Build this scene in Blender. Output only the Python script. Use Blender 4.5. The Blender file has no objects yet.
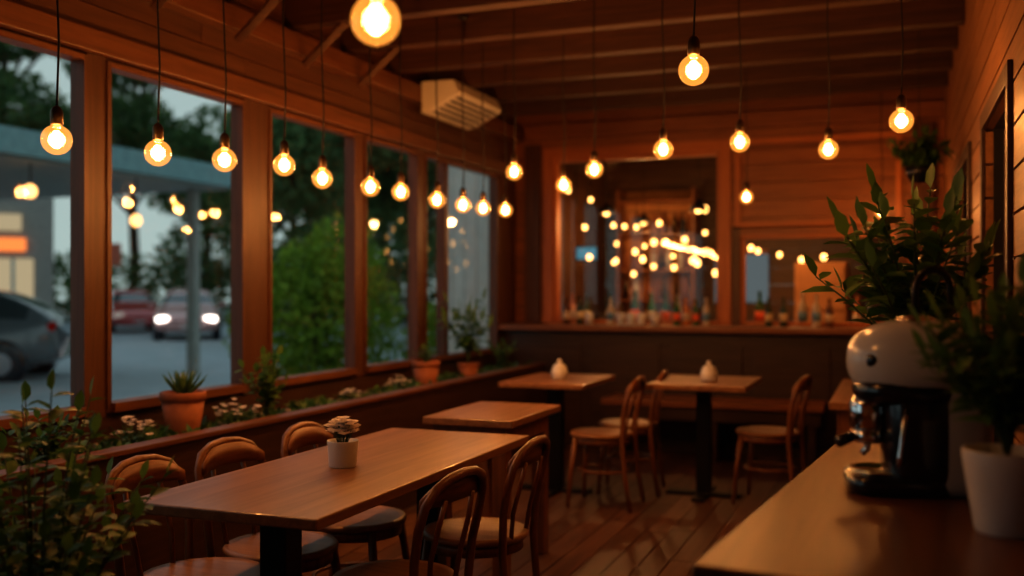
import bpy, math, random
import numpy as np
from mathutils import Vector, Matrix
random.seed(4)
D = bpy.data
S = bpy.context.scene
COL = S.collection
S.view_settings.view_transform = 'Standard'
for lk in ('Medium High Contrast', 'Standard - Medium High Contrast'):
    try:
        S.view_settings.look = lk; break
    except Exception: pass

# ------------------------------------------------------------------ materials
def newmat(name):
    m = D.materials.new(name); m.use_nodes = True
    nt = m.node_tree
    return m, nt, nt.nodes['Principled BSDF'], nt.nodes['Material Output']

def plain(name, col, rough=.5, metal=0., var=.12, nscale=8., bump=.0, emis=None, estr=0., coat=0.):
    m, nt, p, o = newmat(name)
    N = nt.nodes; L = nt.links
    tc = N.new('ShaderNodeTexCoord'); nz = N.new('ShaderNodeTexNoise')
    nz.inputs['Scale'].default_value = nscale; nz.inputs['Detail'].default_value = 4
    L.new(tc.outputs['Object'], nz.inputs['Vector'])
    rp = N.new('ShaderNodeValToRGB')
    rp.color_ramp.elements[0].position = .3; rp.color_ramp.elements[1].position = .7
    rp.color_ramp.elements[0].color = [c*(1-var) for c in col]+[1]
    rp.color_ramp.elements[1].color = [min(1, c*(1+var)) for c in col]+[1]
    L.new(nz.outputs['Fac'], rp.inputs['Fac']); L.new(rp.outputs['Color'], p.inputs['Base Color'])
    p.inputs['Roughness'].default_value = rough; p.inputs['Metallic'].default_value = metal
    p.inputs['Coat Weight'].default_value = coat
    if bump:
        b = N.new('ShaderNodeBump'); b.inputs['Strength'].default_value = bump; b.inputs['Distance'].default_value = .01
        L.new(nz.outputs['Fac'], b.inputs['Height']); L.new(b.outputs['Normal'], p.inputs['Normal'])
    return m

def wood(name, dark, light, axis='Y', rough=.45, bump=.15, island=.35, s=1.0, coat=0.):
    m, nt, p, o = newmat(name)
    N = nt.nodes; L = nt.links
    tc = N.new('ShaderNodeTexCoord'); mp = N.new('ShaderNodeMapping')
    sc = {'X': (1.2, 22, 22), 'Y': (22, 1.2, 22), 'Z': (22, 22, 1.2)}[axis]
    mp.inputs['Scale'].default_value = [c*s for c in sc]
    geo = N.new('ShaderNodeNewGeometry')
    off = N.new('ShaderNodeVectorMath'); off.operation = 'MULTIPLY_ADD'
    cmb = N.new('ShaderNodeCombineXYZ')
    for i in range(3): L.new(geo.outputs['Random Per Island'], cmb.inputs[i])
    L.new(cmb.outputs[0], off.inputs[0]); off.inputs[1].default_value = (7, 11, 5)
    L.new(tc.outputs['Object'], off.inputs[2])
    L.new(off.outputs[0], mp.inputs['Vector'])
    nz = N.new('ShaderNodeTexNoise'); nz.inputs['Scale'].default_value = 1.6; nz.inputs['Detail'].default_value = 6
    nz.inputs['Roughness'].default_value = .65; nz.inputs['Distortion'].default_value = .6
    L.new(mp.outputs['Vector'], nz.inputs['Vector'])
    rp = N.new('ShaderNodeValToRGB')
    rp.color_ramp.elements[0].position = .32; rp.color_ramp.elements[1].position = .68
    rp.color_ramp.elements[0].color = list(dark)+[1]; rp.color_ramp.elements[1].color = list(light)+[1]
    L.new(nz.outputs['Fac'], rp.inputs['Fac'])
    hsv = N.new('ShaderNodeHueSaturation')
    mr = N.new('ShaderNodeMapRange'); mr.inputs['To Min'].default_value = 1-island; mr.inputs['To Max'].default_value = 1+island*.6
    L.new(geo.outputs['Random Per Island'], mr.inputs['Value']); L.new(mr.outputs[0], hsv.inputs['Value'])
    L.new(rp.outputs['Color'], hsv.inputs['Color']); L.new(hsv.outputs[0], p.inputs['Base Color'])
    p.inputs['Roughness'].default_value = rough; p.inputs['Coat Weight'].default_value = coat
    b = N.new('ShaderNodeBump'); b.inputs['Strength'].default_value = bump; b.inputs['Distance'].default_value = .004
    L.new(nz.outputs['Fac'], b.inputs['Height']); L.new(b.outputs['Normal'], p.inputs['Normal'])
    return m

def leafmat(name, dark, light, rough=.45):
    m, nt, p, o = newmat(name)
    N = nt.nodes; L = nt.links
    geo = N.new('ShaderNodeNewGeometry'); rp = N.new('ShaderNodeValToRGB')
    rp.color_ramp.elements[0].color = list(dark)+[1]; rp.color_ramp.elements[1].color = list(light)+[1]
    L.new(geo.outputs['Random Per Island'], rp.inputs['Fac'])
    L.new(rp.outputs['Color'], p.inputs['Base Color']); p.inputs['Roughness'].default_value = rough
    tr = N.new('ShaderNodeBsdfTranslucent'); L.new(rp.outputs['Color'], tr.inputs['Color'])
    mx = N.new('ShaderNodeMixShader'); mx.inputs[0].default_value = .35
    L.new(p.outputs[0], mx.inputs[1]); L.new(tr.outputs[0], mx.inputs[2]); L.new(mx.outputs[0], o.inputs['Surface'])
    return m

def emit(name, col, st):
    m, nt, p, o = newmat(name); N = nt.nodes
    e = N.new('ShaderNodeEmission'); e.inputs[0].default_value = list(col)+[1]; e.inputs[1].default_value = st
    nt.links.new(e.outputs[0], o.inputs['Surface']); return m

def glass(name, tint=(1, 1, 1), base=.05, edge=.5, glow=None, gst=0.):
    m, nt, p, o = newmat(name); N = nt.nodes; L = nt.links
    t = N.new('ShaderNodeBsdfTransparent'); t.inputs[0].default_value = list(tint)+[1]
    g = N.new('ShaderNodeBsdfGlossy'); g.inputs['Roughness'].default_value = .01
    lw = N.new('ShaderNodeLayerWeight'); lw.inputs[0].default_value = .5
    pw = N.new('ShaderNodeMath'); pw.operation = 'POWER'; pw.inputs[1].default_value = 4
    L.new(lw.outputs['Facing'], pw.inputs[0])
    ma = N.new('ShaderNodeMath'); ma.operation = 'MULTIPLY_ADD'; ma.inputs[1].default_value = edge; ma.inputs[2].default_value = base
    L.new(pw.outputs[0], ma.inputs[0])
    mx = N.new('ShaderNodeMixShader'); L.new(ma.outputs[0], mx.inputs[0]); L.new(t.outputs[0], mx.inputs[1]); L.new(g.outputs[0], mx.inputs[2])
    out = mx.outputs[0]
    if glow:
        e = N.new('ShaderNodeEmission'); e.inputs[0].default_value = list(glow)+[1]; e.inputs[1].default_value = gst
        ad = N.new('ShaderNodeAddShader'); L.new(out, ad.inputs[0]); L.new(e.outputs[0], ad.inputs[1]); out = ad.outputs[0]
    L.new(out, o.inputs['Surface']); return m

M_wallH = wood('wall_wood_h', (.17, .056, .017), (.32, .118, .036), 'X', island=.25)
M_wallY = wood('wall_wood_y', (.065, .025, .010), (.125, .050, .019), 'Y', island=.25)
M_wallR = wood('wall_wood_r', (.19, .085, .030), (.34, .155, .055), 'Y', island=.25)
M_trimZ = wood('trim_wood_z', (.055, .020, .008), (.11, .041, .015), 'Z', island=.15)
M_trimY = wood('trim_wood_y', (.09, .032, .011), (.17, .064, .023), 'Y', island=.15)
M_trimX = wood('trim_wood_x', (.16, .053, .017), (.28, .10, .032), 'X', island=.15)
M_darkw = wood('dark_wood', (.026, .012, .007), (.056, .026, .014), 'X', island=.2)
M_darkY = wood('dark_wood_y', (.030, .013, .008), (.068, .030, .015), 'Y', island=.2)
M_beam = wood('beam_wood', (.045, .017, .007), (.10, .038, .015), 'X', rough=.6)
M_deck = wood('deck_wood', (.13, .050, .019), (.27, .108, .04), 'Y', rough=.6, island=.6)
M_floor = wood('floor_wood', (.065, .031, .020), (.15, .073, .046), 'Y', rough=.4, island=.45)
M_table = wood('table_wood', (.17, .076, .032), (.33, .16, .07), 'Y', rough=.35, island=.05, s=.7, coat=.1)
M_counter = wood('counter_wood', (.085, .034, .013), (.18, .075, .027), 'Y', rough=.36, island=.08, s=.6, coat=.08)
M_chair = wood('chair_wood', (.13, .050, .017), (.25, .103, .035), 'Z', rough=.35, island=.1)
M_chairY = wood('chair_band_wood', (.12, .045, .015), (.24, .096, .033), 'Y', rough=.38, island=.1)
M_seat = wood('seat_wood', (.19, .085, .034), (.31, .155, .065), 'X', rough=.35, island=.05)
M_blackmetal = plain('black_metal', (.010, .010, .011), .4, .3)
M_black = plain('black_plastic', (.008, .012, .020), .22, coat=.5)
M_chrome = plain('chrome', (.75, .75, .77), .12, 1., .03)
M_white = plain('white_enamel', (.60, .64, .67), .22, 0, .03, coat=.6)
M_greybody = plain('grey_body', (.36, .38, .42), .35, .2, .04)
M_ceramic = plain('white_ceramic', (.60, .60, .60), .35, 0, .05)
M_terra = plain('terracotta', (.30, .11, .055), .75, 0, .15, 20, .1)
M_soil = plain('soil', (.035, .024, .016), .95, 0, .5, 30, .8)
M_stone = plain('pebble_stone', (.20, .18, .16), .8, 0, .35, 12)
M_plaster = plain('pale_siding_paint', (.66, .63, .57), .7, 0, .06)
M_acw = plain('ac_white', (.60, .57, .50), .45, 0, .03)
M_dark = plain('dark_recess', (.01, .008, .007), .8)
M_asph = plain('asphalt', (.42, .48, .51), .8, 0, .10, 1.5)
M_pave = plain('pavement', (.40, .42, .42), .85, 0, .12, 3)
M_leaf = leafmat('leaf_green', (.03, .09, .025), (.11, .24, .055))
M_leaf2 = leafmat('leaf_bright', (.04, .12, .025), (.16, .30, .07))
M_leafd = leafmat('leaf_dark', (.02, .06, .02), (.07, .15, .04), .35)
M_succ = leafmat('succulent_green', (.05, .15, .05), (.16, .30, .13), .4)
M_tree = leafmat('tree_leaf', (.05, .11, .045), (.16, .27, .10), .8)
M_bush = leafmat('bush_leaf', (.12, .22, .02), (.32, .50, .06), .7)
M_petal = leafmat('petal', (.84, .76, .70), (.94, .90, .85), .6)
M_bark = plain('bark', (.08, .06, .045), .9, 0, .4, 15, .5)
M_stem = plain('stem', (.05, .09, .03), .7)
M_fil = emit('filament_glow', (1., .56, .20), 34.)
M_bulb = glass('bulb_glass_halo', (1, .92, .80), .06, .6, (1., .36, .06), .52)  # weak orange emission in the glass stands in for the bulb's halo
M_brass = plain('socket_brass', (.10, .07, .04), .35, .8)
M_cord = plain('cord', (.012, .010, .009), .7)
M_pane = glass('window_glass', (.97, .99, .98), .035, .5)
M_pane2 = glass('bar_window_glass', (.93, .95, .95), .10, .5)
M_fairy = emit('fairy_light_glow', (1., .46, .12), 8.)

# ------------------------------------------------------------------ mesh builder
class MB:
    def __init__(s): s.v = []; s.f = []; s.mi = []; s.sm = []; s.mats = []
    def idx(s, m):
        if m not in s.mats: s.mats.append(m)
        return s.mats.index(m)
    def add(s, vs, fs, m, smooth=False, M=None):
        o = len(s.v); k = s.idx(m)
        if M is not None: vs = [tuple(M @ Vector(p)) for p in vs]
        s.v += [tuple(p) for p in vs]
        for f in fs:
            s.f.append([i+o for i in f]); s.mi.append(k); s.sm.append(smooth)
    def box(s, x0, x1, y0, y1, z0, z1, m, M=None):
        vs = [(x0,y0,z0),(x1,y0,z0),(x1,y1,z0),(x0,y1,z0),(x0,y0,z1),(x1,y0,z1),(x1,y1,z1),(x0,y1,z1)]
        fs = [(0,3,2,1),(4,5,6,7),(0,1,5,4),(1,2,6,5),(2,3,7,6),(3,0,4,7)]
        s.add(vs, fs, m, False, M)
    def prism(s, poly, z0, z1, m, M=None):
        n = len(poly)
        vs = [(x,y,z0) for x,y in poly]+[(x,y,z1) for x,y in poly]
        fs = [tuple(reversed(range(n))), tuple(range(n, 2*n))]+[(i,(i+1)%n,(i+1)%n+n,i+n) for i in range(n)]
        s.add(vs, fs, m, False, M)
    def lathe(s, prof, c, m, seg=20, smooth=True, M=None, sx=1., sy=1.):
        vs = []; fs = []
        for r, z in prof:
            for i in range(seg):
                a = 2*math.pi*i/seg
                vs.append((c[0]+r*math.cos(a)*sx, c[1]+r*math.sin(a)*sy, c[2]+z))
        for j in range(len(prof)-1):
            for i in range(seg):
                k = (i+1) % seg
                fs.append((j*seg+i, j*seg+k, (j+1)*seg+k, (j+1)*seg+i))
        if prof[0][0] > 1e-5: fs.append(tuple(reversed(range(seg))))
        if prof[-1][0] > 1e-5: fs.append(tuple((len(prof)-1)*seg+i for i in range(seg)))
        s.add(vs, fs, m, smooth, M)
    def tube(s, pts, r, m, seg=8, M=None, flat=1.):
        pts = [Vector(p) for p in pts]; n = len(pts)
        rs = r if isinstance(r, (list, tuple)) else [r]*n
        vs = []; fs = []
        ref = None
        for i, p in enumerate(pts):
            t = (pts[min(i+1, n-1)]-pts[max(i-1, 0)]).normalized()
            if ref is None:
                ref = Vector((0,0,1)) if abs(t.z) < .9 else Vector((1,0,0))
            a = t.cross(ref)
            if a.length < 1e-4: a = t.cross(Vector((0,1,0)))
            a.normalize(); b = t.cross(a).normalized()
            for k in range(seg):
                an = 2*math.pi*k/seg
                vs.append(p+a*math.cos(an)*rs[i]+b*math.sin(an)*rs[i]*flat)
            ref = a.cross(t)
        for j in range(n-1):
            for i in range(seg):
                k = (i+1) % seg
                fs.append((j*seg+i, j*seg+k, (j+1)*seg+k, (j+1)*seg+i))
        fs.append(tuple(reversed(range(seg)))); fs.append(tuple((n-1)*seg+i for i in range(seg)))
        s.add(vs, fs, m, True, M)
    def sq(s, c, r, m, e1=.35, e2=.35, nu=24, nv=14, M=None):
        """super-ellipsoid (rounded box / ellipsoid)"""
        def cs(a, e): x = math.cos(a); return math.copysign(abs(x)**e, x)
        def sn(a, e): x = math.sin(a); return math.copysign(abs(x)**e, x)
        vs = []; fs = []
        for j in range(1, nv):
            v = -math.pi/2+math.pi*j/nv
            for i in range(nu):
                u = 2*math.pi*i/nu
                vs.append((c[0]+r[0]*cs(v,e1)*cs(u,e2), c[1]+r[1]*cs(v,e1)*sn(u,e2), c[2]+r[2]*sn(v,e1)))
        b = len(vs); vs.append((c[0],c[1],c[2]-r[2])); vs.append((c[0],c[1],c[2]+r[2]))
        for j in range(nv-2):
            for i in range(nu):
                k = (i+1) % nu
                fs.append((j*nu+i, j*nu+k, (j+1)*nu+k, (j+1)*nu+i))
        for i in range(nu):
            k = (i+1) % nu
            fs.append((b, k, i)); fs.append((b+1, (nv-2)*nu+i, (nv-2)*nu+k))
        s.add(vs, fs, m, True, M)
    def leaf(s, p, d, L, w, m, droop=.25, up=None):
        p = Vector(p); d = Vector(d).normalized()
        up = Vector(up) if up else Vector((random.uniform(-.4,.4), random.uniform(-.4,.4), 1))
        side = d.cross(up)
        if side.length < 1e-3: side = Vector((1,0,0))
        side.normalize(); nrm = side.cross(d).normalized()
        def q(t, sd, h): return p+d*(L*t)+side*(w*sd)+nrm*(h*w)-Vector((0,0,1))*(droop*L*t*t)
        vs = [q(0,0,0), q(.3,-.42,.14), q(.32,0,0), q(.3,.42,.14), q(.65,-.4,.12), q(.67,0,0), q(.65,.4,.12), q(1,0,0)]
        fs = [(0,2,1),(0,3,2),(1,2,5,4),(2,3,6,5),(4,5,7),(5,6,7)]
        s.add(vs, fs, m, True)
    def mesh(s, name):
        me = D.meshes.new(name); me.from_pydata(s.v, [], s.f)
        for m in s.mats: me.materials.append(m)
        me.polygons.foreach_set('material_index', s.mi); me.polygons.foreach_set('use_smooth', s.sm)
        me.update(); return me
    def obj(s, name, bevel=0., loc=(0,0,0), rot=0.):
        return place(s.mesh(name), name, loc, rot, bevel)

def place(me, name, loc=(0,0,0), rot=0., bevel=0., scale=1.):
    o = D.objects.new(name, me); COL.objects.link(o); o.location = loc; o.rotation_euler = (0,0,rot); o.scale = (scale,)*3
    if bevel:
        b = o.modifiers.new('bevel', 'BEVEL'); b.width = bevel; b.segments = 2; b.limit_method = 'ANGLE'; b.angle_limit = math.radians(50)
    return o

def boards(mb, axis, p0, p1, a0, a1, z0, z1, h, ops, m, gap=.004, seglen=None):
    zs = [z0]; z = z0
    while z < z1-1e-6:
        z = min(z+h, z1); zs.append(z)
    for o in ops: zs += [o[2], o[3]]
    zs = sorted(set(round(q, 4) for q in zs if z0-1e-6 <= q <= z1+1e-6))
    rnd = random.Random(3)
    for i in range(len(zs)-1):
        b0, b1 = zs[i], zs[i+1]
        if b1-b0 < .015: continue
        iv = [(a0, a1)]
        for o in ops:
            if o[2] < (b0+b1)/2 < o[3]:
                nv = []
                for s0, s1 in iv:
                    if o[0] > s0: nv.append((s0, min(s1, o[0])))
                    if o[1] < s1: nv.append((max(s0, o[1]), s1))
                iv = [q for q in nv if q[1]-q[0] > .005]
        for s0, s1 in iv:
            cuts = [s0]
            if seglen:
                c = s0+rnd.uniform(.3, 1)*seglen
                while c < s1-.3: cuts.append(c); c += seglen*rnd.uniform(.8, 1.1)
            cuts.append(s1)
            for k in range(len(cuts)-1):
                c0 = cuts[k]; c1 = cuts[k+1]-(gap*.5 if k < len(cuts)-2 else 0)
                if axis == 'Y': mb.box(p0, p1, c0, c1, b0, b1-gap, m)
                else: mb.box(c0, c1, p0, p1, b0, b1-gap, m)

XL, XR, YB, YF, ZC = -3.25, .36, 8.55, -1.6, 3.0

# ------------------------------------------------------------------ room shell
mb = MB(); mb.box(XL-.07, XR+.12, YF-.12, YB+3.2, -.08, -.022, M_dark)
x = XL; rnd = random.Random(8)
while x < XR-.001:
    x1 = min(x+.13, XR); y = YF-rnd.uniform(0, 1.2)
    while y < YB:
        y1 = y+rnd.uniform(1.3, 2.0)
        if min(y1, YB) > YF: mb.box(x, x1-.005, max(y, YF), min(y1, YB)-.004, -.022, 0, M_floor)
        y = y1
    x = x1
mb.obj('floor')

mb = MB(); mb.box(XL-.07, XR+.12, YF-.12, YB+3.2, 3.03, 3.1, M_dark)
x = XL-.05
while x < XR+.1:
    mb.box(x, x+.095, YF, YB, 3.0, 3.03, M_deck); x += .12
mb.obj('ceiling')
y = -1.3
bb = MB(); bb.box(XL+.002, XR-.002, -.05, .05, 2.835, 2.998, M_beam); bm0 = bb.mesh('ceiling_beam')
bb.tube([(XL+.10,0,2.62),(XL+.38,0,2.85)], .03, M_beam, 4); bm1 = bb.mesh('ceiling_beam')
while y < YB-.1:
    place(bm1 if y < 6 else bm0, 'ceiling_beam', (0, y, 0), 0, .006); y += .62

# left wall
wins = [(-1.2, 1.30), (1.5, 3.36), (3.47, 4.47), (4.69, 5.65), (5.76, 6.55), (6.66, 8.10)]
ZS, ZT = .80, 2.35
ops = [(a, b, ZS, ZT) for a, b in wins]
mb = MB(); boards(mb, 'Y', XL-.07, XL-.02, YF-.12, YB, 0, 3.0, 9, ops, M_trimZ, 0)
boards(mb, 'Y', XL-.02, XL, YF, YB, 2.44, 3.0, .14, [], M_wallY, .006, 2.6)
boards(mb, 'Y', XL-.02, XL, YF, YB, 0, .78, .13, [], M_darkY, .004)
prev = YF
for a, b in wins+[(YB, YB)]:
    mb.box(XL-.02, XL+.004, prev, a, .78, 2.44, M_trimZ); prev = b
mb.obj('wall_left')
for i, (a, b) in enumerate(wins):
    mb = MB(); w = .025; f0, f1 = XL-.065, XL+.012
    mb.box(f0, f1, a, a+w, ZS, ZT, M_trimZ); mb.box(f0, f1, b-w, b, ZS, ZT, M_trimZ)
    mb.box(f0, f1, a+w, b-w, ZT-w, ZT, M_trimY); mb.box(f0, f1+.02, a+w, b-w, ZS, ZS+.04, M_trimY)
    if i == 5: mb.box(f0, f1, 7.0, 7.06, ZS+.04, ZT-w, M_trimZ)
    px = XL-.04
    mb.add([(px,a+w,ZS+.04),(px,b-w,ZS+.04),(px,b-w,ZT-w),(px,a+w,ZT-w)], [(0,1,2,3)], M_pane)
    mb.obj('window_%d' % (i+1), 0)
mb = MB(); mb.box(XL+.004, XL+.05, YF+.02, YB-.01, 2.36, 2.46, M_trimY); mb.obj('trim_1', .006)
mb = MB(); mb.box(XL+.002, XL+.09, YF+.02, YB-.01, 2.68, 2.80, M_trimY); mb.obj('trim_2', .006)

mb = MB(); boards(mb, 'X', YF-.12, YF-.0, XL-.07, XR+.12, 0, 3.0, .16, [], M_wallH); mb.obj('wall_front')

# right wall
DO = (3.73,4.74,0,2.03); WO = (5.66, 6.8, 1.0, 2.03)
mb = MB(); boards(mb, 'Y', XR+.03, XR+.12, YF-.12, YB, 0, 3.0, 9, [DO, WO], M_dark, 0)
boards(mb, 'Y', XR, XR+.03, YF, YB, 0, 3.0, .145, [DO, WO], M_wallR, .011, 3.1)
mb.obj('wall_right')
mb = MB(); mb.box(XR+.07, XR+.11, 3.735, 4.735, .005, 2.02, M_darkY)
for z0, z1 in ((.15,.9),(1.05,1.9)):
    for y0, y1 in ((3.83,4.19),(4.28,4.64)): mb.box(XR+.062, XR+.07, y0, y1, z0, z1, M_darkY)
mb.lathe([(.02,0),(.025,.02),(.02,.04)], (0,0,0), M_brass, M=Matrix.Translation((XR+.06, 3.8, 1.0))@Matrix.Rotation(-math.pi/2,4,'Y'))
mb.obj('door_1', .003)
for nm, (a, b, z0, z1) in (('trim_3', DO), ('trim_4', WO)):
    mb = MB(); t = .07
    mb.box(XR-.018, XR-.001, a-t, a, z0, z1+t, M_darkY); mb.box(XR-.018, XR-.001, b, b+t, z0, z1+t, M_darkY)
    mb.box(XR-.018, XR-.001, a, b, z1, z1+t, M_darkY)
    if z0 > .5: mb.box(XR-.03, XR-.001, a-t, b+t, z0-.05, z0, M_darkY)
    mb.obj(nm, .003)
mb = MB(); mb.box(XR+.09, XR+.115, 5.665, 6.795, 1.005, 2.025, M_dark)
mb.box(XR+.05, XR+.08, 6.21, 6.25, 1.005, 2.025, M_darkY); mb.box(XR+.05, XR+.08, 5.67, 6.79, 1.5, 1.53, M_darkY)
mb.obj('window_7')

# back wall
opsB = [(-2.88, -1.39, 1.045, 2.52), (-1.22, 0.0, 1.045, 1.80)]
mb = MB(); boards(mb, 'X', YB+.03, YB+.12, XL-.07, XR+.12, 0, 3.0, 9, opsB, M_dark, 0)
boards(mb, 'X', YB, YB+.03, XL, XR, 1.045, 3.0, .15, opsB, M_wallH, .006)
mb.box(XL, XR, YB, YB+.03, 0, 1.04, M_darkw)
mb.obj('wall_back')
def frameXZ(mb, a, b, z0, z1, t, y0, y1, m1, m2, bottom=True):
    mb.box(a-t, a, y0, y1, z0-(t if bottom else 0), z1+t, m1); mb.box(b, b+t, y0, y1, z0-(t if bottom else 0), z1+t, m1)
    mb.box(a, b, y0, y1, z1, z1+t, m2)
    if bottom: mb.box(a, b, y0, y1, z0-t, z0, m2)
M_fz = wood('frame_orange_z', (.32,.095,.022), (.50,.17,.045), 'Z', island=.1)
M_fx = wood('frame_orange_x', (.32,.095,.022), (.50,.17,.045), 'X', island=.1)
mb = MB()
frameXZ(mb, -2.88, -1.39, 1.045, 2.52, .09, YB-.03, YB-.001, M_fz, M_fx, False)
frameXZ(mb, -2.85, -1.42, 1.075, 2.49, .03, YB+.0, YB+.10, M_fz, M_fx)
mb.add([(-2.85,YB+.06,1.075),(-1.42,YB+.06,1.075),(-1.42,YB+.06,2.49),(-2.85,YB+.06,2.49)], [(0,1,2,3)], M_pane2)
mb.obj('window_8', 0)
mb = MB()
frameXZ(mb, -1.19, -.03, 1.075, 1.77, .03, YB+.0, YB+.10, M_fz, M_fx)
frameXZ(mb, -1.22, 0, 1.045, 1.80, .07, YB-.03, YB-.001, M_trimZ, M_trimX, False)
mb.obj('window_9', 0)
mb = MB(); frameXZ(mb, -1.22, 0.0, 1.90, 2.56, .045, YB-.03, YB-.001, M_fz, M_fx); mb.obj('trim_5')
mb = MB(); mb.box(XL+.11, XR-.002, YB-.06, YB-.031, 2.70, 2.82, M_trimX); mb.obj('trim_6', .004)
mb = MB(); mb.box(-3.14, -3.0, YB-.05, YB-.001, 1.045, 2.65, M_trimZ); mb.box(.12, .28, YB-.05, YB-.001, 1.045, 2.65, M_trimZ); mb.obj('trim_7', .004)

# bar base and ledge
mb = MB()
mb.box(XL+.01, XR-.01, 8.22, YB-.001, 0, .995, M_darkw)
for k in range(5):
    a = -3.1+k*.68; mb.box(a, a+.58, 8.205, 8.22, .12, .88, M_darkw)
mb.box(XL+.01, XR-.01, 8.19, 8.22, 0, .1, M_darkw)
mb.box(XL+.005, XR-.012, 8.10, YB-.001, .995, 1.04, M_trimX)
mb.obj('bar_counter', .004)
mb = MB(); mb.box(-2.2, -.5, 7.72, 8.17, .43, .475, M_trimX)
mb.box(-2.18, -.52, 7.76, 7.79, .32, .43, M_darkw)
for xx in (-2.12, -1.35, -.62): mb.box(xx, xx+.06, 7.78, 8.15, 0, .43, M_darkw)
mb.obj('bench', .005)

# bar room behind
M_barw = wood('bar_room_wood', (.06,.027,.013), (.13,.058,.028), 'X', island=.3)
mb = MB(); boards(mb, 'X', 11.65, 11.75, XL-.12, XR+.12, 0, 3.03, .2, [], M_barw); mb.obj('wall_bar_back')
mb = MB(); mb.box(XL-.12, XL-.02, YB+.12, 11.65, 0, 3.03, M_barw); mb.obj('wall_bar_left')
mb = MB(); mb.box(XR+.02, XR+.12, YB+.12, 11.65, 0, 3.03, M_barw); mb.obj('wall_bar_right')
M_glowblue = emit('blue_sign_glow', (.15, .45, .58), .5)
M_dusk = emit('dusk_window_glow', (.20, .24, .25), .5)
M_warmwall = plain('warm_plaster', (.50,.24,.10), .8)
mb = MB(); mb.box(-3.10, -2.90, 9.95, 9.99, 1.66, 1.78, M_glowblue); mb.box(-3.12,-2.88,9.99,10.0,1.64,1.80,M_black)
mb.tube([(-3.0,9.995,1.8),(-3.0,9.995,3.0)], .006, M_cord); mb.obj('neon_sign')
mb = MB(); mb.box(-1.95, -1.35, 11.60, 11.645, 1.2, 1.75, M_dusk); mb.box(-2.0,-1.95,11.58,11.645,1.15,1.8,M_trimZ); mb.box(-1.95,-1.35,11.58,11.645,1.75,1.8,M_trimX)
mb.obj('window_10')
mb = MB(); mb.box(-3.2, .3, 8.80, 9.2, 0, .98, M_darkw); mb.box(-3.22, .32, 8.76, 9.24, .98, 1.02, M_trimX); mb.obj('bar_worktop', .004)
mb = MB()
for z in (1.2, 1.55, 1.95, 2.35): mb.box(-3.0, -2.15, 11.25, 11.6, z, z+.03, M_trimX)
for xx in (-3.03, -2.15): mb.box(xx, xx+.03, 11.25, 11.6, 0, 2.5, M_trimX)
mb.box(-3.0,-2.15,11.58,11.6,1.0,2.5,M_warmwall)
rb = random.Random(5)
for z in (1.23, 1.58, 1.98):
    xx = -2.95
    while xx < -2.2:
        mb.lathe([(.03,0),(.032,.15),(.012,.2),(.012,.26),(.001,.26)], (xx, 11.4, z), rb.choice([M_ceramic, M_terra, M_black, M_brass]), 10); xx += rb.uniform(.08,.14)
mb.obj('bar_shelf')
mb = MB(); mb.box(-.95, -.45, 10.4, 10.95, 0, 1.62, M_warmwall); mb.box(-.93,-.47,10.38,10.4,.05,1.1,M_warmwall); mb.box(-.93,-.47,10.38,10.4,1.14,1.60,M_warmwall)
mb.box(-.90,-.88,10.35,10.38,.7,1.0,M_chrome); mb.obj('refrigerator', .01)

def bottle_mesh(col, rough=.15, lab=(.6,.5,.35)):
    g = plain('bottle_col', col, rough, 0, .05, coat=.5); l = plain('bottle_label', lab, .7)
    b = MB()
    b.lathe([(.001,0),(.036,0),(.038,.01),(.038,.16),(.034,.185),(.017,.215),(.0145,.225),(.0145,.275),(.017,.277),(.017,.29),(.001,.29)], (0,0,0), g, 16)
    b.lathe([(.0386,.05),(.0386,.13)], (0,0,0), l, 16)
    return b.mesh('bottle')
BM = [bottle_mesh((.05,.20,.05)), bottle_mesh((.10,.04,.015)), bottle_mesh((.03,.12,.04), lab=(.8,.15,.06)), bottle_mesh((.5,.18,.04)), bottle_mesh((.02,.05,.03), lab=(.6,.5,.3)), bottle_mesh((.5,.45,.36), lab=(.12,.25,.4))]
# bottles standing on the customer-side ledge and on the worktop behind
for xx in (-2.72,-2.60,-2.32,-1.74,-1.66,-1.58,-1.49,-.98,-.86,-.60,-.50):
    place(rb.choice(BM), 'bottle', (xx, 8.44+rb.uniform(-.02,.02), 1.041), 0, 0, rb.uniform(.75,.92))
for xx in (-2.80,-2.66,-2.44,-2.2,-2.05,-1.93,-1.82,-1.1,-.74,-.3,-.2):
    place(rb.choice(BM), 'bottle', (xx, 8.83+rb.uniform(0,.05), 1.021), 0, 0, rb.uniform(.9,1.1))
mb = MB()
for xx in (-2.50,-2.22,-2.13,-2.04,-1.92): mb.lathe([(.03,0),(.038,.10),(.034,.10),(.029,.01),(.001,.01)], (xx, 8.40, 1.041), M_ceramic, 14)
mb.lathe([(.10,0),(.13,.012),(.001,.008)], (-2.09, 8.28, 1.041), M_ceramic, 20)
mb.obj('cup_stack')
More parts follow.
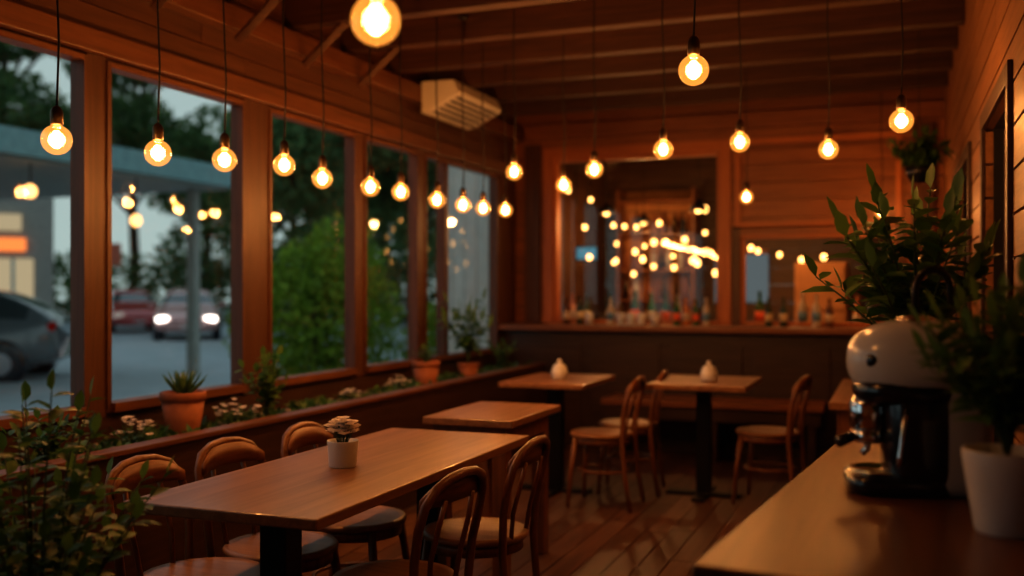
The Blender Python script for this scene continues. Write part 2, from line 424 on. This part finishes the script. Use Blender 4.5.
# fairy lights in bar
mb = MB(); random.seed(31)
STR = (((-3.1,9.3,2.45),(-1.2,9.9,2.3),.2,9), ((-3.1,9.9,2.24),(-.9,10.3,2.4),.18,11), ((-3.1,10.4,2.02),(-.9,10.6,2.2),.14,11), ((-2.9,9.3,2.0),(-.1,9.7,2.35),.3,11), ((-3.1,11.0,1.80),(-.6,11.1,2.0),.1,11))
for (p0, p1, sag, n) in STR:
    pts = []
    for i in range(n*2+1):
        t = i/(n*2); p = Vector(p0).lerp(Vector(p1), t); p.z -= sag*4*t*(1-t); pts.append(p)
    mb.tube(pts, .004, M_cord, 5)
    for i in range(1, n*2, 2):
        if random.random() < .9:
            q = pts[i]-Vector((0,0,.03+random.uniform(0,.30))); mb.tube([pts[i], q], .003, M_cord, 4)
            r = random.uniform(.019,.03); mb.sq(q-Vector((0,0,.02)), (r,r,r*1.2), M_fairy, 1, 1, 10, 8)
    for pa in (p0, p1): mb.tube([pa,(pa[0],pa[1],3.0)], .004, M_cord, 5)
mb.obj('fairy_lights')
def plight(name, loc, w, col=(1,.5,.2), r=.05, parent=None):
    l = D.lights.new(name, 'POINT'); l.energy = w; l.color = col; l.shadow_soft_size = r
    o = D.objects.new(name, l); COL.objects.link(o); o.location = loc
    if parent: o.parent = parent
    return o
b = MB(); b.lathe([(.001,.10),(.02,.10),(.09,0),(.085,0),(.018,.09)], (0,0,0), M_blackmetal, 20); b.tube([(0,0,.1),(0,0,.95)], .004, M_cord, 6)
b.sq((0,0,.01), (.03,.03,.035), M_fairy, 1, 1, 10, 8); BL = b.mesh('added_bar_lamp')
for p, w in (((-2.5, 8.95, 2.05), 16), ((-1.65, 8.95, 2.05), 16), ((-.75, 8.95, 2.05), 12), ((-2.5, 10.4, 2.05), 24), ((-.9, 10.0, 2.05), 10)):  # lamps added to brighten the bar room and its bottles
    o = place(BL, 'added_bar_lamp', p); plight('added_bar_light', (0,0,-.04), w, (1,.46,.16), .04, o)

# ------------------------------------------------------------------ pendant bulbs
BW = 10.
def pendant(x, y, z, r=.046):
    b = MB()
    b.tube([(0,0,.095),(.006,.003,.3),(-.005,0,.6),(0,0,ZC-z-.03)], .0035, M_cord, 6)
    b.lathe([(.03,0),(.03,.012),(.012,.022),(.001,.024)], (0,0,ZC-z-.05), M_cord, 14)
    b.lathe([(.017,.045),(.019,.05),(.019,.085),(.013,.098),(.004,.105)], (0,0,0), M_brass, 14)
    prof = []
    for i in range(13):
        a = -math.pi/2+math.pi*.88*i/12
        prof.append((max(.0005, r*math.cos(a)), r*math.sin(a)))
    prof.append((.0165, .052))
    b.lathe(prof, (0,0,0), M_bulb, 20)
    # squirrel-cage filament on a glass stem
    b.lathe([(.009,.048),(.006,.03),(.003,.024)], (0,0,0), M_bulb, 10)
    for k in range(6):
        a = k*math.pi/3
        b.tube([(.005*math.cos(a),.005*math.sin(a),.026),(.014*math.cos(a),.014*math.sin(a),.006),(.013*math.cos(a),.013*math.sin(a),-.014),(.004*math.cos(a),.004*math.sin(a),-.024)], .0036, M_fil, 6)
    o = b.obj('pendant_bulb', 0, (x, y, z))
    plight('bulb_light', (0,0,0), BW, (1,.41,.12), .03, o)
for y, z in ((2.36,1.80),(2.81,1.817),(3.18,1.838),(3.58,1.865),(3.88,1.84),(4.32,1.844),(4.64,1.849),(5.08,1.844),(5.44,1.845),(5.75,1.85),(6.13,1.866)):
    pendant(-2.4, y, z)
for p in ((-.90,1.64,1.84),(-.567,3.0,2.0),(-.67,4.67,2.02),(-.296,4.92,2.0),(.02,4.19,2.0),(-1.02,4.64,2.0),(-1.52,5.2,1.99),(-1.86,5.71,1.97),(-1.96,5.14,1.99),(-.976,7.12,1.99),(-.1,8.0,1.925)):
    pendant(*p)

# ------------------------------------------------------------------ tables
def table(name, x0, x1, y0, y1, legs, h=.75, m=M_table, legm=M_blackmetal, lw=.045):
    b = MB(); b.box(x0, x1, y0, y1, h-.032, h, m)
    b.box(x0+.1, x1-.1, y0+.12, y1-.12, h-.05, h-.032, legm)
    for lx, ly in legs:
        b.box(lx-lw, lx+lw, ly-lw, ly+lw, .02, h-.05, legm)
        b.box(lx-.24, lx+.24, ly-.04, ly+.04, 0, .025, legm); b.box(lx-.04, lx+.04, ly-.24, ly+.24, 0, .025, legm)
    return b.obj(name, .005)
table('dining_table', -2.02, -1.39, 2.22, 3.82, [(-1.70, 2.52), (-1.70, 3.55)])
b = MB(); b.box(-2.06, -1.61, 4.2, 4.9, .715, .75, M_table); b.box(-2.03,-1.66,4.25,4.85,.62,.715,M_chair)
for lx in (-2.03,-1.73):
    for ly in (4.25,4.78): b.box(lx, lx+.07, ly, ly+.07, 0, .62, M_chair)
b.obj('dining_table', .005)
table('dining_table', -2.38, -1.82, 5.95, 6.75, [(-2.12, 6.35)])
table('dining_table', -1.47, -.85, 6.15, 6.95, [(-1.17, 6.55)])
b = MB(); b.box(-.33, .335, 5.5, 7.0, .71, .75, M_table); b.box(-.29,.30,5.54,6.96,.60,.71,M_chair)
for lx in (-.29,.24):
    for ly in (5.54,6.90): b.box(lx, lx+.06, ly, ly+.06, 0, .6, M_chair)
b.obj('console_table', .005)

# ------------------------------------------------------------------ chairs (seat centre origin, faces +X)
def chair_mesh():
    b = MB()
    b.lathe([(.001,.425),(.175,.425),(.195,.432),(.20,.445),(.192,.455),(.17,.452),(.001,.446)], (0,0,0), M_seat, 28)
    b.lathe([(.165,.39),(.18,.39),(.18,.428),(.165,.428)], (0,0,0), M_chair, 28)
    for sy in (-1, 1):
        b.tube([(.17,sy*.17,0),(.155,sy*.15,.22),(.13,sy*.125,.43)], [.012,.015,.017], M_chair, 10)
    pts = [(-.225,-.165,0),(-.19,-.16,.2),(-.172,-.158,.42),(-.18,-.170,.55),(-.20,-.180,.65),(-.218,-.172,.72),(-.235,-.135,.768),(-.245,-.075,.79),(-.248,0,.797)]
    pts = pts+[(p[0], -p[1], p[2]) for p in reversed(pts[:-1])]
    b.tube(pts, .0145, M_chair, 10)
    # curved back rail (plywood band)
    n = 12; vs = []; fs = []
    for i in range(n+1):
        y = -.168+.336*i/n; t = y/.17
        for dx in (0, .011):
            xb = -.242+.036*t*t+dx
            vs.append((xb+.004, y, .715-.010*t*t)); vs.append((xb, y, .79-.055*abs(t)**3))
    for i in range(n):
        o = i*4; q = o+4
        fs += [(o,o+1,q+1,q),(o+2,q+2,q+3,o+3),(o,q,q+2,o+2),(o+1,o+3,q+3,q+1)]
    fs += [(0,2,3,1),(n*4,n*4+1,n*4+3,n*4+2)]
    b.add(vs, fs, M_chairY, True)
    # inner bent hoop
    p2 = [(-.172,-.075,.44),(-.185,-.088,.54),(-.212,-.09,.64),(-.232,-.08,.725)]
    for sy in (1, -1):
        b.tube([(p[0], p[1]*sy, p[2]) for p in p2], .0085, M_chair, 8)
    ring = [(.158*math.cos(a)-.012, .152*math.sin(a), .22) for a in [2*math.pi*i/20 for i in range(21)]]
    b.tube(ring, .009, M_chair, 8)
    return b.mesh('dining_chair')
CH = chair_mesh()
for x, y, r in ((-2.02,2.57,.03),(-2.01,2.98,-.03),(-1.98,3.45,.04)):
    place(CH, 'dining_chair', (x, y, 0), r)
for x, y, r in ((-1.45,2.76,math.pi-.10),(-1.46,3.42,math.pi-.0)):
    place(CH, 'dining_chair', (x, y, 0), r)
for x, y, r in ((-1.72,6.05,math.pi),(-1.68,6.55,math.pi+.1),(-.76,6.5,math.pi-.15)):
    place(CH, 'dining_chair', (x, y, 0), r)

# ------------------------------------------------------------------ plants
def pot(b, c, r, h, m, soil=True, rim=True, taper=.68):
    pr = [(.001,0),(r*taper,0),(r*(taper+.04),.004),(r*.96,h*.80)]
    if rim: pr += [(r*.95,h*.8),(r*1.03,h*.81),(r*1.03,h*.985),(r*1.0,h),(r*.9,h),(r*.88,h*.88)]
    else: pr += [(r,h*.97),(r*.99,h),(r*.93,h),(r*.9,h*.88)]
    b.lathe(pr, c, m, 28)
    b.lathe([(r*.895,h*.87),(.001,h*.90)], c, M_soil, 28)

def bush(b, base, n, H, spread, L, w, per, m, seed=1, droop=.25, stemr=.003, lean=(0,0), start=.25, cap=None):
    rnd = random.Random(seed)
    for i in range(n):
        a = rnd.uniform(0, 2*math.pi); k = rnd.uniform(.15, 1)**.7
        h = H*rnd.uniform(.6, 1)*(1.05-.35*k)
        end = Vector((math.cos(a)*spread*k+lean[0]*h, math.sin(a)*spread*k+lean[1]*h, h))
        if cap and end.x > cap: end.x = cap*rnd.uniform(.5,1)
        pts = []
        for j in range(6):
            t = j/5; pts.append(Vector(base)+Vector((end.x*t**1.5, end.y*t**1.5, end.z*(t**.85))))
        b.tube(pts, [stemr*(1-.6*j/5) for j in range(6)], M_stem, 5)
        for q in range(per):
            t = start+(1-start)*(q+.5)/per; f = t*5; j = min(4, int(f)); p = pts[j].lerp(pts[j+1], f-j)
            an = q*2.4+rnd.uniform(-.4,.4); el = rnd.uniform(-.1,.7)
            d = Vector((math.cos(an)*math.cos(el), math.sin(an)*math.cos(el), math.sin(el)+.15))
            random.seed(seed*1000+i*50+q)
            sc = rnd.uniform(.65,1.1)
            b.leaf(p, d, L*sc, w*sc, m, droop)
        b.leaf(pts[-1], (end.x, end.y, H*.8), L*.8, w*.8, m, 0)

mb = MB(); PX0, PX1, PY0, PY1 = XL+.016, -2.80, .9, 8.08
mb.box(PX1-.05, PX1, PY0, PY1, 0, .70, M_darkY); mb.box(PX0, PX1-.05, PY0, PY0+.04, 0, .70, M_darkY); mb.box(PX0, PX1-.05, PY1-.04, PY1, 0, .70, M_darkY)
mb.box(PX0, PX1-.05, PY0+.04, PY1-.04, 0, .672, M_soil); mb.box(PX1-.075, PX1+.015, PY0, PY1, .70, .722, M_trimY)
mb.obj('window_planter', .003)
mb = MB(); rnd = random.Random(12)
for i in range(420):
    x = rnd.uniform(PX0+.04, PX1-.11); y = rnd.uniform(1.4, 8.0); r = rnd.uniform(.008, .024)
    mb.sq((x, y, .672+r*.5), (r, r*rnd.uniform(.7,1.2), r*.7), M_stone, 1, 1, 8, 6)
for i in range(520):
    x = rnd.uniform(PX0+.05, PX1-.08); y = rnd.uniform(1.4, 8.0); s = rnd.uniform(.025,.08); random.seed(i)
    mm = rnd.choice([M_leaf, M_succ, M_leafd, M_leaf])
    for k in range(8):
        a = k*.8+rnd.uniform(-.2,.2); e = rnd.uniform(.2,1.2)
        mb.leaf((x,y,.674), (math.cos(a)*math.cos(e), math.sin(a)*math.cos(e), math.sin(e)), s*rnd.uniform(.7,1.2), s*.4, mm, .1)
mb.obj('planter_ground_cover')
def flowers(b, c, r, h, n, seed, s=.014):
    rnd = random.Random(seed)
    for i in range(n):
        a = rnd.uniform(0,6.28); k = math.sqrt(rnd.random())*r; p = Vector((c[0]+k*math.cos(a), c[1]+k*math.sin(a), c[2]+h*rnd.uniform(.5,1)*(1-.3*k/r)))
        b.tube([(c[0]+k*.4*math.cos(a), c[1]+k*.4*math.sin(a), c[2]), p], .0012, M_stem, 4)
        for q in range(6):
            aa = q*1.047+a; random.seed(seed+i*7+q)
            b.leaf(p, (math.cos(aa), math.sin(aa), .6), s, s*.8, M_petal, .2)
for i, (x, y, s) in enumerate(((-3.0,3.36,1),(-2.98,4.04,1.1),(-3.0,5.75,.9),(-3.02,5.2,.6))):
    mb = MB(); flowers(mb, (0,0,.674), .10*s, .14*s, int(22*s), i+40, .021); bush(mb, (0,0,.674), 12, .11*s, .11, .035, .016, 6, M_leaf, i+60)
    mb.obj('white_flower_bush', 0, (x, y, 0))
mb = MB(); pot(mb, (0,0,.674), .10, .20, M_terra); rnd = random.Random(2)
for i in range(24):
    a = i*2.4; e = .45+.042*i; L = .14-.002*i
    d = Vector((math.cos(a)*math.cos(e), math.sin(a)*math.cos(e), math.sin(e))); p = Vector((0,0,.85))
    mb.tube([p, p+d*L*.4+Vector((0,0,.004)), p+d*L*.75+Vector((0,0,.012)), p+d*L+Vector((0,0,.025))], [.013,.014,.008,.001], M_succ, 6, flat=.5)
mb.obj('potted_aloe', 0, (-3.06, 3.75, 0))
mb = MB(); bush(mb, (0,0,.674), 18, .38, .15, .07, .045, 8, M_leaf2, 7); mb.obj('leafy_plant', 0, (-3.0, 4.32, 0))
mb = MB(); pot(mb, (0,0,.674), .095, .18, M_terra); bush(mb, (0,0,.83), 12, .14, .08, .05, .02, 5, M_leaf, 8); mb.obj('potted_herb', 0, (-3.0, 6.17, 0))
mb = MB(); pot(mb, (0,0,.674), .08, .12, M_terra); bush(mb, (0,0,.78), 18, .60, .2, .13, .045, 8, M_leaf2, 9, .5); mb.obj('potted_palm', 0, (-2.98, 6.85, 0))
mb = MB(); bush(mb, (0,0,.674), 14, .3, .13, .06, .03, 6, M_leaf2, 17); mb.obj('leafy_plant', 0, (-3.0, 7.6, 0))
mb = MB(); bush(mb, (0,0,.674), 16, .22, .16, .06, .035, 7, M_leaf, 19); mb.obj('leafy_plant', 0, (-3.0, 2.9, 0))

# foreground shrub on floor
mb = MB(); pot(mb, (0,0,0), .16, .30, M_blackmetal); bush(mb, (0,0,.26), 54, .93, .30, .066, .036, 22, M_leaf2, 21, .2, .004, start=.15)
mb.obj('potted_shrub', 0, (-1.87, 1.78, 0))

b = MB(); pot(b, (0,0,0), .053, .088, M_ceramic, rim=False, taper=.84); flowers(b, (0,0,.077), .04, .088, 34, 3, .032)
b.obj('flower_pot', 0, (-1.727, 2.92, .75))
b = MB(); b.lathe([(.001,0),(.042,0),(.052,.01),(.055,.045),(.048,.07),(.044,.072),(.046,.078),(.040,.092),(.020,.104),(.010,.107),(.016,.118),(.014,.130),(.001,.134)], (0,0,0), M_ceramic, 24)
SJ = b.mesh('sugar_jar')
place(SJ, 'sugar_jar', (-2.08, 6.3, .75)); place(SJ, 'sugar_jar', (-1.13, 6.5, .75))

# ------------------------------------------------------------------ counter right
mb = MB(); mb.prism([(-.307,1.60),(.345,1.53),(.345,3.03),(-.157,3.08)], .86, .90, M_counter)
mb.prism([(-.25,1.66),(.34,1.60),(.34,2.97),(-.11,3.02)], .08, .86, M_darkY)
mb.prism([(-.21,1.70),(.34,1.64),(.34,2.94),(-.08,2.99)], 0, .08, M_blackmetal)
mb.obj('service_counter', .006)

# coffee machine, front faces -X
b = MB()
b.sq((-.035,0,.022), (.115,.095,.022), M_black, .3, .6, 32, 8)
b.lathe([(.07,.044),(.072,.048),(.062,.048),(.06,.045),(.001,.045)], (-.07,0,0), M_chrome, 28)
b.sq((.085,0,.15), (.062,.09,.15), M_greybody, .25, .5, 32, 16)
b.sq((.005,0,.13), (.075,.094,.115), M_black, .3, .6, 28, 14)
b.sq((.0,0,.285), (.145,.108,.092), M_white, .85, .9, 36, 20)
b.sq((-.01,0,.222), (.122,.099,.032), M_black, .5, .8, 32, 8)
b.lathe([(.036,.135),(.04,.14),(.04,.19),(.03,.21)], (-.098,0,0), M_chrome, 24)
b.lathe([(.030,.105),(.034,.11),(.034,.135)], (-.098,0,0), M_chrome, 24)
b.tube([(-.12,0,.12),(-.14,-.02,.117),(-.165,-.045,.11)], [.008,.012,.013], M_black, 12)
b.tube([(-.098,0,.108),(-.10,0,.09),(-.112,0,.078)], .007, M_chrome, 10)
b.tube([(-.03,-.085,.19),(-.04,-.108,.16),(-.05,-.112,.09),(-.052,-.112,.07)], .005, M_chrome, 10)
b.lathe([(.016,0),(.018,.006),(.012,.014),(.001,.015)], (0,0,0), M_black, 18, M=Matrix.Translation((-.096,-.070,.29))@Matrix.Rotation(math.radians(-50),4,'Z')@Matrix.Rotation(math.radians(90),4,'X'))
b.lathe([(.045,.367),(.04,.378),(.022,.386),(.001,.388)], (.0,0,0), M_chrome, 24)
arc = [(.0,0,.37)]+[(.036-.036*math.cos(a), 0, .44+.045*math.sin(a)) for a in [math.pi*i/10 for i in range(11)]]+[(.074,0,.41)]
b.tube(arc, .008, M_blackmetal, 10)
o = b.obj('coffee_machine', 0, (.04, 2.36, .90), .15)

mb = MB(); pot(mb, (0,0,0), .078, .15, M_ceramic, rim=False)
bush(mb, (0,0,.13), 56, .36, .16, .07, .026, 13, M_leaf2, 31, .25, cap=.09); mb.obj('potted_plant', 0, (.19, 2.02, .90))
mb = MB(); pot(mb, (0,0,0), .085, .16, M_terra)
bush(mb, (0,0,.14), 32, .66, .28, .095, .05, 12, M_leaf2, 33, .15, .005, start=.3, cap=.2); mb.obj('potted_ficus', 0, (.05, 2.86, .90))
mb = MB(); mb.lathe([(.001,-.07),(.05,-.06),(.075,-.01),(.08,.03),(.074,.03),(.001,.015)], (0,0,0), M_black, 20)
bush(mb, (0,0,.0), 36, .24, .17, .08, .045, 9, M_leaf2, 35, .9)
for a in (0, 2.1, 4.2): mb.tube([(.075*math.cos(a),.075*math.sin(a),.03),(0,0,.35)], .002, M_cord, 5)
mb.tube([(0,0,.35),(0,0,.95)], .002, M_cord, 5)
mb.obj('hanging_plant', 0, (.13, 6.50, 2.05))
mb = MB(); pot(mb, (0,0,0), .10, .18, M_ceramic); bush(mb, (0,0,.16), 30, .66, .26, .11, .055, 10, M_leaf2, 36, .2, .005, cap=.18); mb.obj('potted_ficus', 0, (.06, 5.9, .75))

# AC unit high on left wall
b = MB()
prof = [(.0,2.60),(.06,2.61),(.28,2.72),(.29,2.74),(.25,2.825),(.0,2.828)]
n = len(prof); Y0, Y1, XA = 6.42, 7.25, XL+.092
vs = [(XA+x, Y0, z) for x, z in prof]+[(XA+x, Y1, z) for x, z in prof]
fs = [tuple(range(n)), tuple(reversed(range(n, 2*n)))]+[(i, i+n, (i+1)%n+n, (i+1)%n) for i in range(n)]
b.add(vs, fs, M_acw)
for k in range(5):
    t = (k+.5)/5; xx = XA+.06+.22*t; zz = 2.61+.11*t-.004
    b.box(-.012, .006, Y0+.05, Y1-.05, -.008, .006, M_dark, M=Matrix.Translation((xx,0,zz)))
b.obj('air_conditioner', .006)

# ------------------------------------------------------------------ outdoors
mb = MB(); mb.box(-90, XL-.08, -40, 90, -.12, -.06, M_asph); mb.box(XL-.08, 60, YB+3.3, 90, -.12, -.06, M_asph)
mb.obj('street_ground')
mb = MB(); mb.box(-4.7, XL-.08, -20, 30, -.06, -.0, M_pave); mb.obj('sidewalk')
mb = MB(); mb.box(-4.90, -3.40, 10.5, 10.62, .0, 3.4, M_plaster)
for k in range(10): mb.box(-4.90+k*.15, -4.90+k*.15+.14, 10.485, 10.5, .05, 3.38, M_plaster)
mb.obj('garden_wall')
def car(name, loc, rot, col, lights=True, hood=None):
    paint = plain(name+'_paint', col, .22, .1, .03, coat=.9); cg = plain('car_glass', (.05,.07,.08), .06, 0, .02, coat=.8)
    tire = M_black; b = MB()
    st = [(2.14,.60,.36,.52,.56,.45),(2.08,.76,.25,.62,.66,.60),(1.75,.87,.2,.73,.80,.7),(1.25,.90,.2,.82,.90,.72),(.92,.90,.2,.87,.97,.70),(.30,.90,.2,.91,1.33,.60),(-.10,.90,.2,.92,1.44,.60),(-.65,.90,.2,.94,1.46,.60),(-1.2,.90,.2,.95,1.40,.59),(-1.75,.89,.2,.98,1.16,.62),(-2.02,.86,.24,.96,1.02,.64),(-2.14,.74,.34,.84,.88,.5)]
    vs = []
    for (x, w, zb, zs, zt, wr) in st:
        half = [(w*.88, zb), (w, zb+.14), (w*1.0, (zb+zs)/2+.05), (w*.965, zs), (wr, zt-.03), (wr*.7, zt)]
        vs += [(x, y, z) for y, z in half]+[(x, -y, z) for y, z in reversed(half)]
    k = 12; gl = []; pa = []
    for j in range(len(st)-1):
        for i in range(k):
            q = (i+1) % k; f = (j*k+i, j*k+q, (j+1)*k+q, (j+1)*k+i)
            isg = (i in (3, 7) and 4 <= j <= 8 and j != 6) or (j in (4, 8) and i in (4,5,6))
            (gl if isg else pa).append(f)
    pa.append(tuple(range(k))); pa.append(tuple(reversed([(len(st)-1)*k+i for i in range(k)])))
    b.add(vs, pa+gl, paint, True)
    gi = b.idx(cg)
    for q in range(len(gl)): b.mi[-1-q] = gi
    for wx in (1.35, -1.35):
        for sy in (-1, 1):
            Mx = Matrix.Translation((wx, sy*.79, .27))@Matrix.Rotation(math.pi/2, 4, 'X')
            b.lathe([(.001,-.12),(.29,-.12),(.325,-.10),(.335,-.06),(.335,.06),(.325,.10),(.29,.12),(.001,.12)], (0,0,0), tire, 24, M=Mx)
            b.lathe([(.001,-.13),(.19,-.13),(.20,-.125),(.20,.125),(.19,.13),(.001,.13)], (0,0,0), M_greybody, 18, M=Mx)
            b.lathe([(.36,-.125),(.39,-.125),(.39,.05),(.36,.05)], (0,0,0), M_black, 24, M=Mx)
    hl = emit('headlight', (1,.88,.80), 5 if lights else .3); tl = emit('taillight', (.6,.03,.02), .12)
    for sy in (-1, 1):
        b.sq((2.03, sy*.62, .60), (.10,.19,.09), hl, .7, .7, 14, 8); b.sq((-2.04, sy*.66, .82), (.08,.16,.09), tl, .7, .7, 14, 8)
        b.sq((.62, sy*.98, .98), (.07,.10,.06), paint, .7, .7, 12, 8)
    b.box(2.07, 2.15, -.42, .42, .38, .50, M_black); b.box(2.13,2.165,-.24,.24,.34,.42,M_ceramic)
    o = b.obj(name, 0, loc, rot)
    sm = o.modifiers.new('smooth', 'SUBSURF'); sm.levels = 1; sm.render_levels = 1
    return o
car('car', (-14.3, 11.45, -.06), math.atan2(-.5, -.85), (.16,.19,.21), False)
car('car', (-19.4, 24.0, -.06), math.atan2(-.77, .60), (.70,.36,.34))
car('car', (-24.2, 27.0, -.06), math.atan2(-.60, .70), (.50,.05,.05), False)
M_can = plain('canopy_paint', (.19,.34,.36), .5); M_can2 = plain('canopy_soffit', (.30,.30,.27), .6)
b = MB(); b.box(-17, -10, -2, 13.6, 3.0, 3.32, M_can); b.box(-16.9,-10.1,-1.9,13.5,2.96,3.0,M_can2)
for yy in (2.0, 7.6, 13.2):
    b.box(-10.70,-10.55,yy,yy+.15,-.06,2.96,M_can2); b.box(-16.6,-16.4,yy,yy+.2,-.06,2.96,M_can2)
b.obj('street_canopy')
CL = emit('canopy_lamp_glow',(1,.5,.16),3.)
for yy, z in ((11.6, 2.35), (9.7, 2.6)):
    b = MB(); b.tube([(0,0,.1),(0,0,2.955-z)], .01, M_cord, 6); b.sq((0,0,0), (.08,.08,.09), CL, 1, 1, 14, 10); b.obj('canopy_lamp', 0, (-10.3, yy, z))
M_shopwall = plain('shop_wall', (.30,.29,.27), .8); M_sh1 = emit('shop_window_glow', (.95,.76,.48), .45); M_sh2 = emit('shop_sign_glow', (1,.26,.07), 1.2)
b = MB(); b.box(-3,3,0,4,-.06,4.0,M_shopwall); b.box(-2.6,-.9,-.06,0,.9,2.2,M_sh1); b.box(-.6,.4,-.06,0,0,2.5,M_dark); b.box(1.5,2.5,-.06,0,1.1,2.2,M_sh1)
b.box(-2.0,-.2,-.15,-.0,2.6,3.0,M_sh2); b.box(1.3,2.2,-.15,-.0,2.95,3.4,M_sh1); b.box(1.5,2.3,-.15,-.0,2.4,2.75,M_sh2); b.box(-2.7,2.8,-.1,-.0,.6,.7,M_can); b.box(-1.8,-1.7,-.08,-.06,.9,2.2,M_can); b.box(1.95,2.03,-.08,-.06,1.1,2.2,M_can)
b.obj('shop_building', 0, (-23.7, 19.0, 0), math.radians(50))
M_postr = plain('red_post_paint', (.45,.12,.07), .6)
b = MB(); b.box(-.12,.12,-.12,.12,-.06,2.6,M_postr); b.box(-.5,.5,-.06,.06,2.0,2.6,M_postr); b.box(-.2,.2,-.2,.2,-.06,.1,M_can2); b.obj('street_sign', 0, (-20.0, 21.2, 0), .8)
# trees
def cards(n, blobs, s, seed):
    rg = np.random.default_rng(seed)
    wts = np.array([b[3]*b[4]*b[5] for b in blobs]); wts = wts/wts.sum()
    ch = rg.choice(len(blobs), n, p=wts)
    u = rg.normal(size=(n,3)); u /= np.linalg.norm(u, axis=1)[:,None]; rr = rg.uniform(.45,1.0,n)**.6
    bl = np.array(blobs); c = bl[ch,:3]+u*rr[:,None]*bl[ch,3:6]
    a = rg.normal(size=(n,3)); a /= np.linalg.norm(a, axis=1)[:,None]; t = rg.normal(size=(n,3)); bb = np.cross(a, t); bb /= np.linalg.norm(bb, axis=1)[:,None]
    sz = rg.uniform(.6,1.3,n)[:,None]*s
    V = np.stack([c-a*sz, c+bb*sz*.45, c+a*sz, c-bb*sz*.45], 1).reshape(-1,3)
    return [tuple(p) for p in V.tolist()], [(4*i,4*i+1,4*i+2,4*i+3) for i in range(n)]
def tree_mesh(seed, H=11, m=M_tree):
    rnd = random.Random(seed); b = MB()
    b.tube([(0,0,-.1),(.1,.05,H*.2),(-.05,.1,H*.45),(.1,0,H*.75)], [.24,.19,.14,.06], M_bark, 10)
    blobs = []
    for i in range(10):
        a = i*2.4; rr = rnd.uniform(.8,2.4); z = H*rnd.uniform(.30,.88)
        p = (rr*math.cos(a), rr*math.sin(a), z)
        b.tube([(0,0,z*.7),(p[0]*.5,p[1]*.5,z*.85),p], [.09,.06,.03], M_bark, 6)
        q = rnd.uniform(1.2,2.0); blobs.append((*p, q, q, q*.85))
    v, f = cards(8000, blobs, .18, seed); b.add(v, f, m)
    return b.mesh('tree')
TM = [tree_mesh(1), tree_mesh(2, 13), tree_mesh(3, 9)]
rt = random.Random(77)
for (x, y, k, s) in ((-38.5,25.0,1,1.25),(-31.0,28.0,1,1.1),(-33.0,37.0,1,1.2),(-27.6,35.3,2,1.0),(-24.5,38.5,2,1.05),(-19.0,35.5,0,1.25),(-17.0,40.5,1,1.3),(-13.5,34.0,2,1.3),(-13.0,39.5,0,1.4),(-9.0,35.5,1,1.3),(-12.0,24.0,2,.85),(-43.0,20.0,1,1.3),(-22.0,41.0,1,1.0),(-14.2,21.5,2,.75),(-34.0,24.5,0,1.2)):
    place(TM[k], 'tree', (x, y, -.06), rt.uniform(0,6), 0, s)
b = MB(); bl = []
for i in range(40):
    t = i/39; bl.append((-50+t*50, 28+t*18, 1.4, 1.6, 1.4, 1.7))
v, f = cards(14000, bl, .2, 9); b.add(v, f, M_tree); b.obj('hedge')
b = MB(); v, f = cards(8000, [(0,0,1.0,.8,.8,1.0),(.2,.3,1.65,.55,.55,.65),(-.35,-.2,.8,.65,.65,.8),(.1,.7,.9,.7,.7,.9)], .055, 15); b.add(v, f, M_bush)
b.tube([(0,0,-.06),(0,0,1.2)], .06, M_bark); b.obj('garden_bush', 0, (-6.55, 10.4, 0))
b = MB(); v, f = cards(5000, [(0,0,.6,.5,.6,.6),(.1,.7,.7,.5,.6,.6)], .05, 16); b.add(v, f, M_bush)
b.tube([(0,0,-.06),(0,0,.7)], .05, M_bark); b.obj('garden_bush', 0, (-5.5, 11.8, 0))

# ------------------------------------------------------------------ world
w = D.worlds.new('World'); S.world = w; w.use_nodes = True; nt = w.node_tree; N = nt.nodes; L = nt.links
bg = N['Background']; tc = N.new('ShaderNodeTexCoord'); sp = N.new('ShaderNodeSeparateXYZ'); rp = N.new('ShaderNodeValToRGB')
L.new(tc.outputs['Generated'], sp.inputs[0]); L.new(sp.outputs['Z'], rp.inputs['Fac'])
rp.color_ramp.elements[0].color = (.44,.55,.53,1); rp.color_ramp.elements[1].color = (.34,.45,.51,1); rp.color_ramp.elements[1].position = .8
L.new(rp.outputs['Color'], bg.inputs['Color']); bg.inputs['Strength'].default_value = .9

# ------------------------------------------------------------------ camera
cam = D.cameras.new('camera'); co = D.objects.new('camera', cam); COL.objects.link(co)
co.location = (0, 0, 1.34); co.rotation_euler = (math.radians(90), 0, math.radians(21))
cam.sensor_width = 36; cam.lens = 35.156; cam.shift_y = .002; cam.clip_start = .05; cam.clip_end = 300
cam.dof.use_dof = True; cam.dof.focus_distance = 3.1; cam.dof.aperture_fstop = 1.3
S.camera = co
